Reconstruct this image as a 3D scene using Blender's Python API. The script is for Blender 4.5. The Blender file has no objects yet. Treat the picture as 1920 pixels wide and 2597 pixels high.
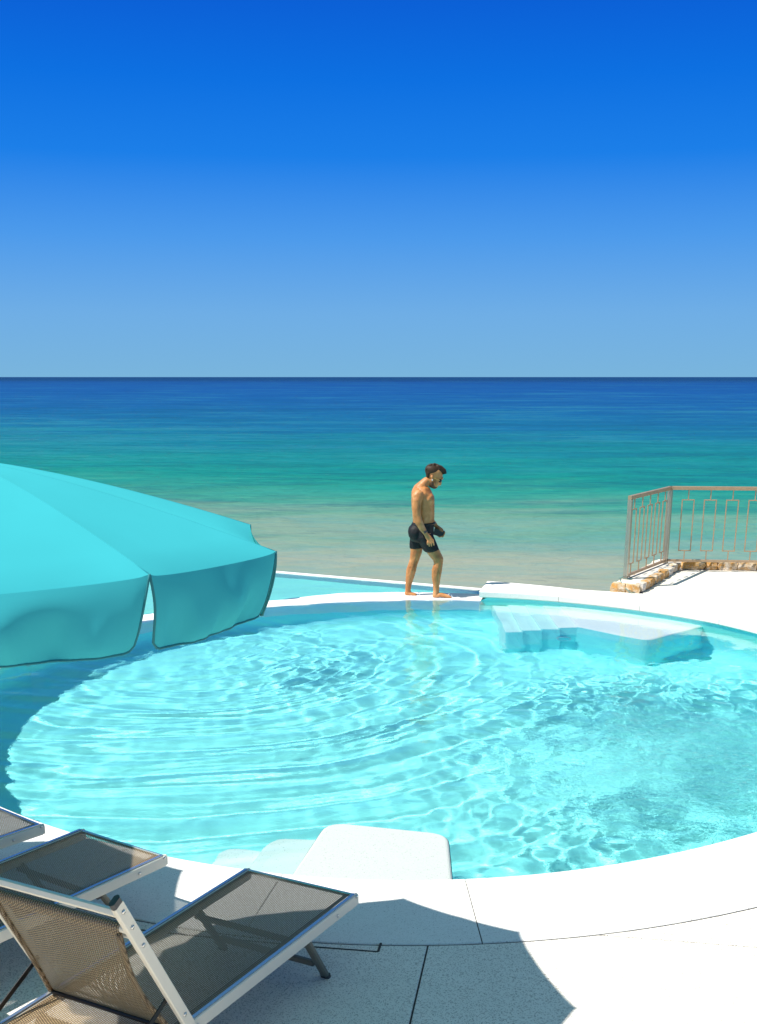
import bpy, bmesh, math, random
import numpy as np
from mathutils import Vector, Matrix, noise
random.seed(7); rng = np.random.default_rng(11)
sc = bpy.context.scene
COL = sc.collection
PI = math.pi

# ------------------------------------------------------------------ camera, world, sun
PITCH = math.radians(16.968)
cd = bpy.data.cameras.new('camera'); cam = bpy.data.objects.new('camera', cd); COL.objects.link(cam)
cam.location = (0, 0, 2.83)
cam.rotation_euler = (PI/2 - PITCH, 0.0, 0)
cd.sensor_fit = 'VERTICAL'; cd.sensor_height = 36
cd.lens = 2930/2597*36
cd.shift_y = (1850-1298.5)/2597
cd.clip_start = 0.05; cd.clip_end = 90000
sc.camera = cam

SUN = Vector((.60, .19, -1.0)).normalized()
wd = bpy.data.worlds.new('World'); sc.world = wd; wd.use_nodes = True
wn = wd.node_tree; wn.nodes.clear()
def WN(t, **k):
    n = wn.nodes.new(t)
    for a, b in k.items(): setattr(n, a, b)
    return n
sky = WN('ShaderNodeTexSky', sky_type='NISHITA', sun_disc=False)
sky.sun_elevation = math.asin(-SUN.z)
sky.sun_rotation = math.atan2(-SUN.x, -SUN.y) % (2*PI)
sky.altitude = 0; sky.air_density = 1.0; sky.dust_density = .25; sky.ozone_density = 2.0
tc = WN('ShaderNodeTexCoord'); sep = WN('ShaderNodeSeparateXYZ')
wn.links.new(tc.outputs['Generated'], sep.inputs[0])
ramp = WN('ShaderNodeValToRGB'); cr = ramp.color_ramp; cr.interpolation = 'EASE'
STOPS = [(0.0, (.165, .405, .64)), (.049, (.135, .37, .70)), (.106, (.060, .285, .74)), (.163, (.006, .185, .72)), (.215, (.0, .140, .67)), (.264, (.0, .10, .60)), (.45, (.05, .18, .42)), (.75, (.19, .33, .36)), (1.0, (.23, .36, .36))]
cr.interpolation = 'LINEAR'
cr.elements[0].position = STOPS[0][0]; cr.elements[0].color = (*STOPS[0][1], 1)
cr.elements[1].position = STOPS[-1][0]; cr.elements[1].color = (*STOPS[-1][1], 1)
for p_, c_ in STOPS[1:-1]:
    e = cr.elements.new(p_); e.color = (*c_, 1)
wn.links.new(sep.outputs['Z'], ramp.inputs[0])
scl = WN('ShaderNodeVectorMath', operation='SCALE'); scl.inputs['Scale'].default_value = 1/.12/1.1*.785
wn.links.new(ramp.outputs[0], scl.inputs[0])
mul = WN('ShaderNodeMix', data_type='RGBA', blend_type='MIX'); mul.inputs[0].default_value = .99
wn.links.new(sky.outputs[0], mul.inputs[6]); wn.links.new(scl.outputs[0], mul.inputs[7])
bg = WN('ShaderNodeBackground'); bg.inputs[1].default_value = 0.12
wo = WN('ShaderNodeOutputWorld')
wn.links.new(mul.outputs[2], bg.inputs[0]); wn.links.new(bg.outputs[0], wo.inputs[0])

sl = bpy.data.lights.new('sun', 'SUN'); sun = bpy.data.objects.new('sun', sl); COL.objects.link(sun)
sl.energy = 4.6; sl.angle = math.radians(.53); sl.color = (1, .965, .90)
sun.rotation_euler = SUN.to_track_quat('-Z', 'Y').to_euler(); sun.location = (-8, -3, 14)
sl.cycles.is_caustics_light = True

sc.view_settings.view_transform = 'Standard'; sc.view_settings.look = 'None'
sc.view_settings.exposure = 0.65; sc.view_settings.gamma = 1; sc.view_settings.use_curve_mapping = False
sc.render.engine = 'CYCLES'
cy = sc.cycles
cy.use_denoising = True
try: cy.denoiser = 'OPENIMAGEDENOISE'
except Exception: pass
cy.caustics_refractive = True; cy.caustics_reflective = False
cy.max_bounces = 10; cy.transmission_bounces = 8; cy.transparent_max_bounces = 12; cy.diffuse_bounces = 4; cy.glossy_bounces = 3
cy.sample_clamp_indirect = 6; cy.blur_glossy = .5
cy.use_adaptive_sampling = False

# ------------------------------------------------------------------ helpers
def tag(o, label=None, cat=None, group=None, kind=None):
    if label: o['label'] = label
    if cat: o['category'] = cat
    if group: o['group'] = group
    if kind: o['kind'] = kind
    return o
def empty(name, loc=(0, 0, 0), rz=0.0, parent=None):
    o = bpy.data.objects.new(name, None); COL.objects.link(o)
    o.location = loc; o.rotation_euler = (0, 0, rz); o.empty_display_size = .2
    if parent: o.parent = parent
    return o
def link(name, me, mat, parent=None, smooth=False):
    o = bpy.data.objects.new(name, me); COL.objects.link(o)
    if mat: me.materials.append(mat)
    if parent: o.parent = parent
    if smooth:
        me.polygons.foreach_set('use_smooth', [True]*len(me.polygons)); me.update()
    return o
def from_np(name, co, faces, mat, parent=None, smooth=True):
    me = bpy.data.meshes.new(name)
    co = np.asarray(co, np.float32); faces = np.asarray(faces, np.int32)
    me.vertices.add(len(co)); me.vertices.foreach_set('co', co.ravel())
    k = faces.shape[1]
    me.loops.add(faces.size); me.loops.foreach_set('vertex_index', faces.ravel())
    me.polygons.add(len(faces)); me.polygons.foreach_set('loop_start', np.arange(0, faces.size, k, dtype=np.int32))
    try: me.polygons.foreach_set('loop_total', np.full(len(faces), k, np.int32))
    except Exception: pass
    me.update(calc_edges=True); me.validate()
    return link(name, me, mat, parent, smooth)
def bm_link(name, bm, mat, parent=None, smooth=False):
    me = bpy.data.meshes.new(name); bmesh.ops.recalc_face_normals(bm, faces=bm.faces[:])
    bm.to_mesh(me); bm.free()
    return link(name, me, mat, parent, smooth)
def basis(d, up=Vector((0, 0, 1))):
    d = Vector(d).normalized()
    x = up.cross(d)
    if x.length < 1e-4: x = Vector((1, 0, 0)).cross(d)
    x.normalize(); y = d.cross(x); return x, y, d
def add_bar(bm, p0, p1, w, h, up=(0, 0, 1), ch=.15):
    """rectangular bar with chamfered long edges, w across, h along `up`"""
    p0 = Vector(p0); p1 = Vector(p1); x, y, d = basis(p1-p0, Vector(up))
    c = min(w, h)*ch
    prof = [(-w/2+c, -h/2), (w/2-c, -h/2), (w/2, -h/2+c), (w/2, h/2-c), (w/2-c, h/2), (-w/2+c, h/2), (-w/2, h/2-c), (-w/2, -h/2+c)]
    a = [bm.verts.new(p0+x*u+y*v) for u, v in prof]; b = [bm.verts.new(p1+x*u+y*v) for u, v in prof]
    n = len(prof)
    for i in range(n): bm.faces.new((a[i], a[(i+1) % n], b[(i+1) % n], b[i]))
    bm.faces.new(a[::-1]); bm.faces.new(b)
def add_tube(bm, pts, r, seg=8, closed=False):
    pts = [Vector(p) for p in pts]; n = len(pts); rings = []
    rr = r if isinstance(r, (list, tuple)) else [r]*n
    ref = Vector((0, 0, 1))
    for i, p in enumerate(pts):
        d = (pts[(i+1) % n]-pts[i-1]) if closed else (pts[min(i+1, n-1)]-pts[max(i-1, 0)])
        if d.length < 1e-9: d = Vector((0, 0, 1))
        x, y, _ = basis(d, ref if abs(d.normalized().dot(ref)) < .95 else Vector((0, 1, 0)))
        rings.append([bm.verts.new(p+(x*math.cos(2*PI*k/seg)+y*math.sin(2*PI*k/seg))*rr[i]) for k in range(seg)])
    m = n if closed else n-1
    for i in range(m):
        A, B = rings[i], rings[(i+1) % n]
        for k in range(seg): bm.faces.new((A[k], A[(k+1) % seg], B[(k+1) % seg], B[k]))
    if not closed:
        bm.faces.new(rings[0][::-1]); bm.faces.new(rings[-1])
def prism(bm, poly, z0, z1, ch=0.0):
    """vertical prism over polygon; ch = chamfer of the top edge"""
    n = len(poly)
    lo = [bm.verts.new((x, y, z0)) for x, y in poly]
    if ch > 0:
        P = [Vector((x, y)) for x, y in poly]; ins = []
        area = sum(P[i].x*P[(i+1) % n].y-P[(i+1) % n].x*P[i].y for i in range(n))
        s = 1 if area > 0 else -1
        for i in range(n):
            e0 = (P[i]-P[i-1]).normalized(); e1 = (P[(i+1) % n]-P[i]).normalized()
            n0 = Vector((-e0.y, e0.x))*s; n1 = Vector((-e1.y, e1.x))*s
            b = (n0+n1); b = b/max(.3, b.length_squared/2) if b.length > 1e-6 else n0
            ins.append(P[i]+b*ch*1.0)
        mid = [bm.verts.new((x, y, z1-ch)) for x, y in poly]
        hi = [bm.verts.new((v.x, v.y, z1)) for v in ins]
        levels = [lo, mid, hi]
    else:
        levels = [lo, [bm.verts.new((x, y, z1)) for x, y in poly]]
    for A, B in zip(levels, levels[1:]):
        for i in range(n): bm.faces.new((A[i], A[(i+1) % n], B[(i+1) % n], B[i]))
    bm.faces.new(levels[-1]); bm.faces.new(lo[::-1])

# ------------------------------------------------------------------ materials
def new_mat(name):
    m = bpy.data.materials.new(name); m.use_nodes = True; nt = m.node_tree; nt.nodes.clear()
    out = nt.nodes.new('ShaderNodeOutputMaterial')
    class B: pass
    b = B(); b.m = m; b.nt = nt; b.out = out
    def N(t, ins=None, **k):
        n = nt.nodes.new(t)
        for a, v in k.items(): setattr(n, a, v)
        for a, v in (ins or {}).items():
            if hasattr(v, 'links') or isinstance(v, bpy.types.NodeSocket): nt.links.new(v, n.inputs[a])
            else: n.inputs[a].default_value = v
        return n
    def M(op, a, b_=None, c=None):
        ins = {0: a}
        if b_ is not None: ins[1] = b_
        if c is not None: ins[2] = c
        return N('ShaderNodeMath', ins, operation=op).outputs[0]
    def ramp(fac, stops, interp='LINEAR'):
        r = N('ShaderNodeValToRGB', {0: fac}); c = r.color_ramp; c.interpolation = interp
        c.elements[0].position, c.elements[0].color = stops[0][0], (*stops[0][1], 1)
        c.elements[1].position, c.elements[1].color = stops[-1][0], (*stops[-1][1], 1)
        for p_, q in stops[1:-1]:
            e = c.elements.new(p_); e.color = (*q, 1)
        return r.outputs[0]
    def mixc(f, a, b_, mode='MIX'):
        n = N('ShaderNodeMix', {0: f}, data_type='RGBA', blend_type=mode)
        for i, v in ((6, a), (7, b_)):
            if isinstance(v, bpy.types.NodeSocket): nt.links.new(v, n.inputs[i])
            else: n.inputs[i].default_value = (*v, 1)
        return n.outputs[2]
    b.N, b.M, b.ramp, b.mixc = N, M, ramp, mixc
    b.L = nt.links.new
    b.P = lambda: N('ShaderNodeTexCoord').outputs['Object']
    def G():   # world position
        return N('ShaderNodeNewGeometry').outputs['Position']
    b.G = G
    return b
def simple(name, color, rough=.5, metal=0.0, spec=.5, bump=0.0, bscale=200, var=0.0):
    b = new_mat(name)
    pr = b.N('ShaderNodeBsdfPrincipled', {'Base Color': (*color, 1), 'Roughness': rough, 'Metallic': metal, 'Specular IOR Level': spec})
    if var > 0:
        nz = b.N('ShaderNodeTexNoise', {'Vector': b.P(), 'Scale': 14.0, 'Detail': 4.0})
        c = b.mixc(nz.outputs[0], tuple(v*(1-var) for v in color), tuple(min(1, v*(1+var)) for v in color))
        b.L(c, pr.inputs['Base Color'])
    if bump > 0:
        nz = b.N('ShaderNodeTexNoise', {'Vector': b.P(), 'Scale': float(bscale), 'Detail': 3.0})
        bp = b.N('ShaderNodeBump', {'Height': nz.outputs[0], 'Strength': bump, 'Distance': .002}); b.L(bp.outputs[0], pr.inputs['Normal'])
    b.L(pr.outputs[0], b.out.inputs[0]); return b.m

def terrazzo(name, base, speck, stain, pebble=.45):
    b = new_mat(name); g = b.G()
    v1 = b.N('ShaderNodeTexVoronoi', {'Vector': g, 'Scale': 210.0, 'Randomness': 1.0})
    v2 = b.N('ShaderNodeTexVoronoi', {'Vector': g, 'Scale': 95.0, 'Randomness': 1.0})
    n1 = b.N('ShaderNodeTexNoise', {'Vector': g, 'Scale': 2.2, 'Detail': 5.0, 'Roughness': .6})
    n2 = b.N('ShaderNodeTexNoise', {'Vector': g, 'Scale': 420.0, 'Detail': 2.0})
    # random grey per grain
    g1 = b.N('ShaderNodeSeparateColor', {0: v1.outputs['Color']}).outputs[0]
    g2 = b.N('ShaderNodeSeparateColor', {0: v2.outputs['Color']}).outputs[0]
    f1 = b.M('MULTIPLY', b.M('GREATER_THAN', g1, .78), pebble)
    f2 = b.M('MULTIPLY', b.M('GREATER_THAN', g2, .93), b.M('LESS_THAN', v2.outputs['Distance'], .35))
    c = b.mixc(f1, base, speck)
    c = b.mixc(b.M('MULTIPLY', f2, .6), c, tuple(s*.5 for s in speck))
    c = b.mixc(b.ramp_f(n1.outputs[0]) if False else b.M('MULTIPLY', b.M('SUBTRACT', n1.outputs[0], .42), 1.1), c, stain)
    pr = b.N('ShaderNodeBsdfPrincipled', {'Roughness': .72, 'Specular IOR Level': .3})
    b.L(c, pr.inputs['Base Color'])
    bp = b.N('ShaderNodeBump', {'Height': n2.outputs[0], 'Strength': .35, 'Distance': .0015}); b.L(bp.outputs[0], pr.inputs['Normal'])
    b.L(pr.outputs[0], b.out.inputs[0]); return b.m

M_deck = terrazzo('deck_terrazzo', (.82, .77, .68), (.26, .22, .18), (.58, .55, .49), .60)
M_cope = terrazzo('coping_terrazzo', (.80, .775, .73), (.42, .39, .35), (.66, .63, .58), .35)
M_grout = simple('joint_grout', (.045, .04, .038), .9)
M_pool = terrazzo('pool_plaster', (.80, .80, .78), (.50, .52, .50), (.74, .74, .71), .30)
M_ledge = terrazzo('ledge_plaster', (.80, .79, .76), (.55, .54, .52), (.72, .71, .68), .3)

def water_mat():
    b = new_mat('pool_water')
    gl = b.N('ShaderNodeBsdfGlass', {'Color': (.92, 1, 1, 1), 'Roughness': 0.0, 'IOR': 1.33})
    tr = b.N('ShaderNodeBsdfTransparent', {'Color': (.85, 1, 1, 1)})
    mx = b.N('ShaderNodeMixShader', {0: .07, 1: gl.outputs[0], 2: tr.outputs[0]})
    b.L(mx.outputs[0], b.out.inputs[0])
    # fine chop of the return jet, relief only
    g = b.G(); sp = b.N('ShaderNodeVectorMath', {0: g, 1: (2.5, 8.3, 0)}, operation='SUBTRACT')
    sp = b.N('ShaderNodeVectorMath', {0: sp.outputs[0], 1: (.60, .55, 0)}, operation='MULTIPLY')
    ln = b.N('ShaderNodeVectorMath', {0: sp.outputs[0]}, operation='LENGTH')
    fall = b.N('ShaderNodeMapRange', {0: ln.outputs['Value'], 1: 1.25, 2: .2, 3: 0.0, 4: 1.0}, interpolation_type='SMOOTHSTEP').outputs[0]
    n1 = b.N('ShaderNodeTexNoise', {'Vector': g, 'Scale': 17.0, 'Detail': 3.0, 'Roughness': .6, 'Distortion': .5})
    n0 = b.N('ShaderNodeTexNoise', {'Vector': g, 'Scale': 6.0, 'Detail': 3.0, 'Roughness': .5})
    hh = b.M('ADD', b.M('MULTIPLY', n1.outputs[0], b.M('ADD', b.M('MULTIPLY', fall, .012), .0012)), b.M('MULTIPLY', n0.outputs[0], .002))
    bp = b.N('ShaderNodeBump', {'Height': hh, 'Strength': 1.0, 'Distance': 1.0}); b.L(bp.outputs[0], gl.inputs['Normal'])
    return b.m
M_water = water_mat()
M_aqua = terrazzo('water_tinted_plaster', (.32, .95, .93), (.20, .76, .78), (.28, .91, .89), .25)  # the water's light absorption put into the colour of pale plaster

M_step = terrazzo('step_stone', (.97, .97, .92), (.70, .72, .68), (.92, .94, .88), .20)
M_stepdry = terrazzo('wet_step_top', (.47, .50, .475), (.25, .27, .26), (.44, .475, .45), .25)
M_step2 = terrazzo('step_stone_water_tint', (.86, .96, .91), (.62, .74, .70), (.80, .93, .87), .20)  # water tint of the upper submerged steps put into the stone colour
M_step3 = terrazzo('step_stone_deep_tint', (.66, .97, .90), (.45, .72, .70), (.60, .93, .86), .20)  # stronger water tint for lower steps, also put into the colour

# ------------------------------------------------------------------ pool outline
PC = (0.3, 10.5)
PTS = [(-2.5, 7.15), (-1.85, 6.64), (-1.31, 6.33), (-.57, 6.05), (-.16, 5.965), (.38, 5.965), (.99, 6.06), (1.6, 6.28), (2.36, 6.7),
       (3.5, 7.7), (4.35, 9.0), (4.75, 10.5), (4.62, 11.8), (4.30, 12.72), (3.87, 13.50), (3.23, 14.16), (2.32, 14.76), (1.33, 15.10), (.5, 15.12), (-.31, 15.01),
       (-1.33, 14.72), (-2.1, 14.35), (-2.76, 13.78), (-3.5, 12.7), (-3.95, 11.49), (-4.05, 10.0), (-3.65, 8.6)]
_th = np.array([math.atan2(y-PC[1], x-PC[0]) for x, y in PTS]); _r = np.array([math.hypot(x-PC[0], y-PC[1]) for x, y in PTS])
_o = np.argsort(_th); _th = _th[_o]; _r = _r[_o]
_g = np.linspace(-PI, PI, 1441)
_ri = np.interp(_g, np.concatenate([_th-2*PI, _th, _th+2*PI]), np.tile(_r, 3))
for _ in range(60):
    _q = _ri[:-1]; _q = .25*np.roll(_q, 1)+.5*_q+.25*np.roll(_q, -1); _ri = np.concatenate([_q, _q[:1]])
for _ in range(500):
    _q = _ri[:-1]; _q = .25*np.roll(_q, 1)+.5*_q+.25*np.roll(_q, -1); _ri = np.concatenate([_q, _q[:1]])
def rin(th): return np.interp((np.asarray(th)+PI) % (2*PI)-PI, _g, _ri)
def pol(th, r): return (PC[0]+r*math.cos(th), PC[1]+r*math.sin(th))
TH_A = math.radians(77.4)      # ledge starts at the stone end block
TH_B = math.radians(158.0)     # ledge ends on the left
COPE_W = .775
RIM0 = Vector((1.27, 15.97)); RIMD = Vector((-2.75, 1.39)).normalized()
def rim_r(th):
    d = Vector((math.cos(th), math.sin(th))); n = Vector((-RIMD.y, RIMD.x))
    den = d.dot(n)
    t = (RIM0-Vector(PC)).dot(n)/den if abs(den) > 1e-3 else 99
    if t <= 0: t = 99
    return min(t, 9.5)
def ledge_w(th):
    return float(np.interp(math.degrees(th), [77, 84, 98, 105, 109, 118, 130, 158], [.50, .62, .70, .56, .42, .38, .40, .55]))
Z_DECK = .13; Z_FLOOR = -1.22

def floor_z(x, y):  # slightly dished floor
    return Z_FLOOR + .0*x
# shell: walls and floor
def build_shell():
    bm = bmesh.new(); n = 288
    ths = [2*PI*i/n for i in range(n)]
    prof = [(.035, .04), (.035, -.9), (.01, -1.05), (-.06, -1.15), (-.18, -1.205), (-.35, -1.22)]
    rings = []
    for off, z in prof:
        rg = []
        for th in ths:
            zz = z
            if off == .035 and z == .04 and TH_A-.003 < th < TH_B+.003: zz = -.014
            rg.append(bm.verts.new((*pol(th, float(rin(th))+off), zz)))
        rings.append(rg)
    for f in (.8, .6, .4, .2):
        rings.append([bm.verts.new((*pol(th, (float(rin(th))-.35)*f), Z_FLOOR-.002*(1-f))) for th in ths])
    c = bm.verts.new((*PC, Z_FLOOR-.002))
    for A, B in zip(rings, rings[1:]):
        for i in range(n): bm.faces.new((A[i], A[(i+1) % n], B[(i+1) % n], B[i]))
    for i in range(n): bm.faces.new((rings[-1][i], rings[-1][(i+1) % n], c))
    o = bm_link('pool_shell', bm, M_aqua, None, True); tag(o, kind='structure')
    # normals must face the water
    me = o.data
    if me.polygons[len(me.polygons)-1].normal.z < 0: me.flip_normals()
    return o
shell = build_shell()

# ------------------------------------------------------------------ water surface
def wave_h(X, Y):
    h = np.zeros_like(X)
    def sm(x, a, b):
        t = np.clip((x-a)/(b-a), 0, 1); return t*t*(3-2*t)
    # low frequency warp
    wx = .10*np.sin(1.9*X+.7*Y+.3)+.07*np.sin(-1.1*X+2.6*Y+1.2)+.05*np.sin(3.7*X-2.2*Y)
    wy = .10*np.sin(1.3*X-1.8*Y+2.1)+.06*np.sin(2.9*X+1.7*Y+.4)+.05*np.sin(-2.7*X+3.9*Y+2)
    # ripples spreading in arcs from the upper left
    c1 = (-2.3, 12.6); r = np.hypot(X-c1[0]+wx*.6, (Y-c1[1]+wy*.6))
    m1 = np.exp(-((X+1.3)/2.6)**2)*sm(14.2-Y, 0, 2.0)
    a1 = .0036*(np.sin(2*PI*r/.46)+.55*np.sin(2*PI*r/.31+1.0+1.5*wx*6)+.35*np.sin(2*PI*r/.205+2.0+wy*9))
    h += a1*sm(r, .5, 1.9)*(.35+.65*m1)*np.clip(1.25-.08*r, .4, 1)
    # cross trains of random direction
    R = np.random.default_rng(5)
    fine = sm(X, -.6, 2.2)*sm(Y, 5.8, 7.0)*(1-sm(Y, 10.8, 13.0))      # choppy right-hand part
    upl = np.exp(-(((X+1.2)/1.1)**2+((Y-12.3)/1.5)**2))                 # cells below the ledge, left
    for i in range(16):
        lam = R.uniform(.34, .85); th = R.uniform(0, 2*PI); k = 2*PI/lam
        h += .00075*(lam/.4)**1.2*(1-.60*m1)*np.sin(k*(np.cos(th)*(X+wx)+np.sin(th)*(Y+wy))+R.uniform(0, 6.28))
    for i in range(22):
        lam = R.uniform(.13, .30); th = R.uniform(0, 2*PI); k = 2*PI/lam
        h += .00085*(lam/.2)**1.5*(.08+.72*fine+.32*upl)*np.sin(k*(np.cos(th)*(X+wx*.6)+np.sin(th)*(Y+wy*.6))+R.uniform(0, 6.28))
    for i in range(14):
        lam = R.uniform(.065, .13); th = R.uniform(0, 2*PI); k = 2*PI/lam
        jet = np.exp(-(((X-2.2)/1.3)**2+((Y-8.6)/1.4)**2))
        h += .00020*(.02+.30*fine+.18*upl)*np.sin(k*(np.cos(th)*(X+wx*.5)+np.sin(th)*(Y+wy*.5))+R.uniform(0, 6.28))
    # rings round the bather's feet
    for fx, fy in ((.44, 15.5), (.9, 15.35)):
        rr = np.hypot(X-fx, Y-fy); h += .004*np.sin(2*PI*rr/.11)*np.exp(-rr/.22)
    led = sm(Y, 14.6, 15.2)*(np.abs(X) < 9)
    calm = 1-.55*sm(Y, 11.6, 13.0)*sm(X, .2, 1.4)
    return h*(1-.55*led)*calm
def build_water():
    nt, nr = 1300, 300
    th = np.linspace(0, 2*PI, nt, endpoint=False); ed = rin(th)
    inl = (th > TH_A) & (th < TH_B)
    edge = ed+np.where(inl, 0.0, .05)
    s = (np.arange(1, nr+1)/nr)**.85
    Rr = s[:, None]*edge[None, :]
    X = PC[0]+Rr*np.cos(th); Y = PC[1]+Rr*np.sin(th)
    co = [np.stack([X, Y, wave_h(X, Y)], -1).reshape(-1, 3)]
    idx = np.arange(nr*nt).reshape(nr, nt)
    A = idx[:-1]; B = idx[1:]
    F = [np.stack([A, B, np.roll(B, -1, 1), np.roll(A, -1, 1)], -1).reshape(-1, 4)]
    # basin beyond the ledge, continuing the same surface
    tb = th[inl]; nb = 110
    cols = idx[-1][inl]
    rr = np.array([rim_r(t) for t in tb]); e0 = ed[inl]
    u = np.arange(1, nb+1)/nb
    R2 = e0[None, :]+(np.maximum(rr-.02, e0+.3)-e0)[None, :]*u[:, None]
    X2 = PC[0]+R2*np.cos(tb); Y2 = PC[1]+R2*np.sin(tb)
    off = nr*nt
    co.append(np.stack([X2, Y2, wave_h(X2, Y2)], -1).reshape(-1, 3))
    id2 = np.concatenate([cols[None, :], off+np.arange(nb*len(tb)).reshape(nb, -1)], 0)
    F.append(np.stack([id2[:-1, :-1], id2[1:, :-1], id2[1:, 1:], id2[:-1, 1:]], -1).reshape(-1, 4))
    co = np.concatenate(co); F = np.concatenate(F)
    # centre fan as degenerate-free small quads: close with one vertex
    c = len(co); co = np.concatenate([co, [[PC[0], PC[1], float(wave_h(np.array(PC[0]), np.array(PC[1])))]]])
    i0 = idx[0]; half = np.arange(0, nt, 2)
    F = np.concatenate([F, np.stack([np.full(len(half), c), i0[half], i0[(half+1) % nt], i0[(half+2) % nt]], -1)])
    o = from_np('pool_water', co, F, M_water); tag(o, kind='structure')
    o.cycles.is_caustics_caster = True
    return o
water = build_water()
shell.cycles.is_caustics_receiver = True

# ------------------------------------------------------------------ sea
def sea_mat():
    b = new_mat('sea_water'); g = b.G()
    s = b.N('ShaderNodeSeparateXYZ', {0: g})
    # soft patches of stirred sand drifting parallel to the shore
    mp = b.N('ShaderNodeMapping', {'Vector': g, 'Scale': (.055, .14, 1)})
    nz = b.N('ShaderNodeTexNoise', {'Vector': mp.outputs[0], 'Scale': 1.0, 'Detail': 5.0, 'Roughness': .55, 'Distortion': .6})
    mp2 = b.N('ShaderNodeMapping', {'Vector': g, 'Scale': (.020, .045, 1)})
    nz2 = b.N('ShaderNodeTexNoise', {'Vector': mp2.outputs[0], 'Scale': 1.0, 'Detail': 4.0})
    lg = b.M('LOGARITHM', b.M('MAXIMUM', s.outputs[1], 5.0), 10.0)
    off = b.M('ADD', b.M('MULTIPLY', b.M('SUBTRACT', nz.outputs[0], .5), .26), b.M('MULTIPLY', b.M('SUBTRACT', nz2.outputs[0], .5), .22))
    xo = b.M('MULTIPLY', b.M('DIVIDE', s.outputs[0], b.M('MAXIMUM', s.outputs[1], 5.0)), .10)
    f = b.M('MULTIPLY', b.M('SUBTRACT', b.M('ADD', b.M('ADD', lg, off), xo), 1.4), .5)   # 0..1 = 25 m .. 2.5 km
    c = b.ramp(f, [(0.0, (.30, .282, .205)), (.08, (.265, .275, .195)), (.125, (.165, .255, .178)), (.17, (.035, .225, .155)), (.225, (.002, .195, .150)),
                   (.29, (.0, .150, .170)), (.38, (.0, .095, .20)), (.50, (.0, .064, .215)), (.66, (.0, .047, .215)), (.82, (.0, .036, .19)), (.95, (.0, .016, .11)), (1.0, (.0, .010, .08))])
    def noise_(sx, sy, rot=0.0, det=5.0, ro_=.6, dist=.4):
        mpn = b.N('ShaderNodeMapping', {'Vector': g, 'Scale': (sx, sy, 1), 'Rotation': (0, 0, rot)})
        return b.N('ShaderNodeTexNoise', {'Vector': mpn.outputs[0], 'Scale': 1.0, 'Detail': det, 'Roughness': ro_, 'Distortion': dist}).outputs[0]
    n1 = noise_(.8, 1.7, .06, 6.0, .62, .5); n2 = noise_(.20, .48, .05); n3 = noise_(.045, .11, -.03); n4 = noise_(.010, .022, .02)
    # light and dark of the waves put into the colour, following their noise
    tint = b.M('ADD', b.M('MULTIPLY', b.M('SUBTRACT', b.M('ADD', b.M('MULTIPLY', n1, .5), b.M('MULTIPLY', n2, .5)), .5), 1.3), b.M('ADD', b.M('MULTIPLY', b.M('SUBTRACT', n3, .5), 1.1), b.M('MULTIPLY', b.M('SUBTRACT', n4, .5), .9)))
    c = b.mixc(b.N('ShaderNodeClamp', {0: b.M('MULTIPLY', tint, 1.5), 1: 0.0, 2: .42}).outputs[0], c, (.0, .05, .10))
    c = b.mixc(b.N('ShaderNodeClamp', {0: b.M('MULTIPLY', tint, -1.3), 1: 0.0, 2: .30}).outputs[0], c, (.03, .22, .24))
    hgt = b.M('ADD', b.M('ADD', b.M('MULTIPLY', n1, .60), b.M('MULTIPLY', n2, 1.1)), b.M('ADD', b.M('MULTIPLY', n3, 5.0), b.M('MULTIPLY', n4, 18.0)))
    near = b.N('ShaderNodeMapRange', {'Value': lg, 1: 1.55, 2: 1.95, 3: .35, 4: 1.0}).outputs[0]
    bp = b.N('ShaderNodeBump', {'Height': b.M('MULTIPLY', hgt, near), 'Strength': 1.0, 'Distance': .55})
    df = b.N('ShaderNodeBsdfDiffuse', {'Color': c}); gs = b.N('ShaderNodeBsdfGlossy', {'Color': (.8, .9, 1, 1), 'Roughness': .12})
    b.L(bp.outputs[0], df.inputs['Normal']); b.L(bp.outputs[0], gs.inputs['Normal'])
    lw = b.N('ShaderNodeFresnel', {'IOR': 1.33, 'Normal': bp.outputs[0]})
    mx = b.N('ShaderNodeMixShader', {0: b.M('MULTIPLY', lw.outputs[0], .16), 1: df.outputs[0], 2: gs.outputs[0]})
    b.L(mx.outputs[0], b.out.inputs[0]); return b.m
bm = bmesh.new()
ys = [-60, 16, 60, 200, 1000, 6000, 60000]
rows = [[bm.verts.new((x, y, -3.0)) for x in (-60000, -3000, -300, 0, 300, 3000, 60000)] for y in ys]
for A, B in zip(rows, rows[1:]):
    for i in range(6): bm.faces.new((A[i], A[i+1], B[i+1], B[i]))
tag(bm_link('sea', bm, sea_mat(), None), kind='structure')

# ------------------------------------------------------------------ coping ring
def arc(t0, t1, off, n):
    return [pol(t, float(rin(t))+off) for t in np.linspace(t0, t1, n)]
coping = empty('pool_coping'); tag(coping, kind='structure')
def coping_stone(t0, t1, w0=0.0, w1=COPE_W, zt=Z_DECK, back=None):
    """rounded ring segment; the lower arris tucks back over the water"""
    n = 9; ts = np.linspace(t0, t1, n)
    bm = bmesh.new(); rings = []
    for t in ts:
        W = w1 if back is None else back(t)
        prof = [(w0+.012, .045), (w0, .057), (w0, zt-.012), (w0+.004, zt-.004), (w0+.012, zt), (W-.005, zt), (W, zt-.005), (W, .045)]
        R = float(rin(t)); rings.append([bm.verts.new((*pol(t, R+o), z)) for o, z in prof])
    for A, B in zip(rings, rings[1:]):
        for i in range(len(A)): bm.faces.new((A[i], A[(i+1) % len(A)], B[(i+1) % len(A)], B[i]))
    bm.faces.new(rings[0][::-1]); bm.faces.new(rings[-1])
    return bm_link('coping_stone', bm, M_cope, coping)
def ang(x, y): return math.atan2(y-PC[1], x-PC[0])
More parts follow.
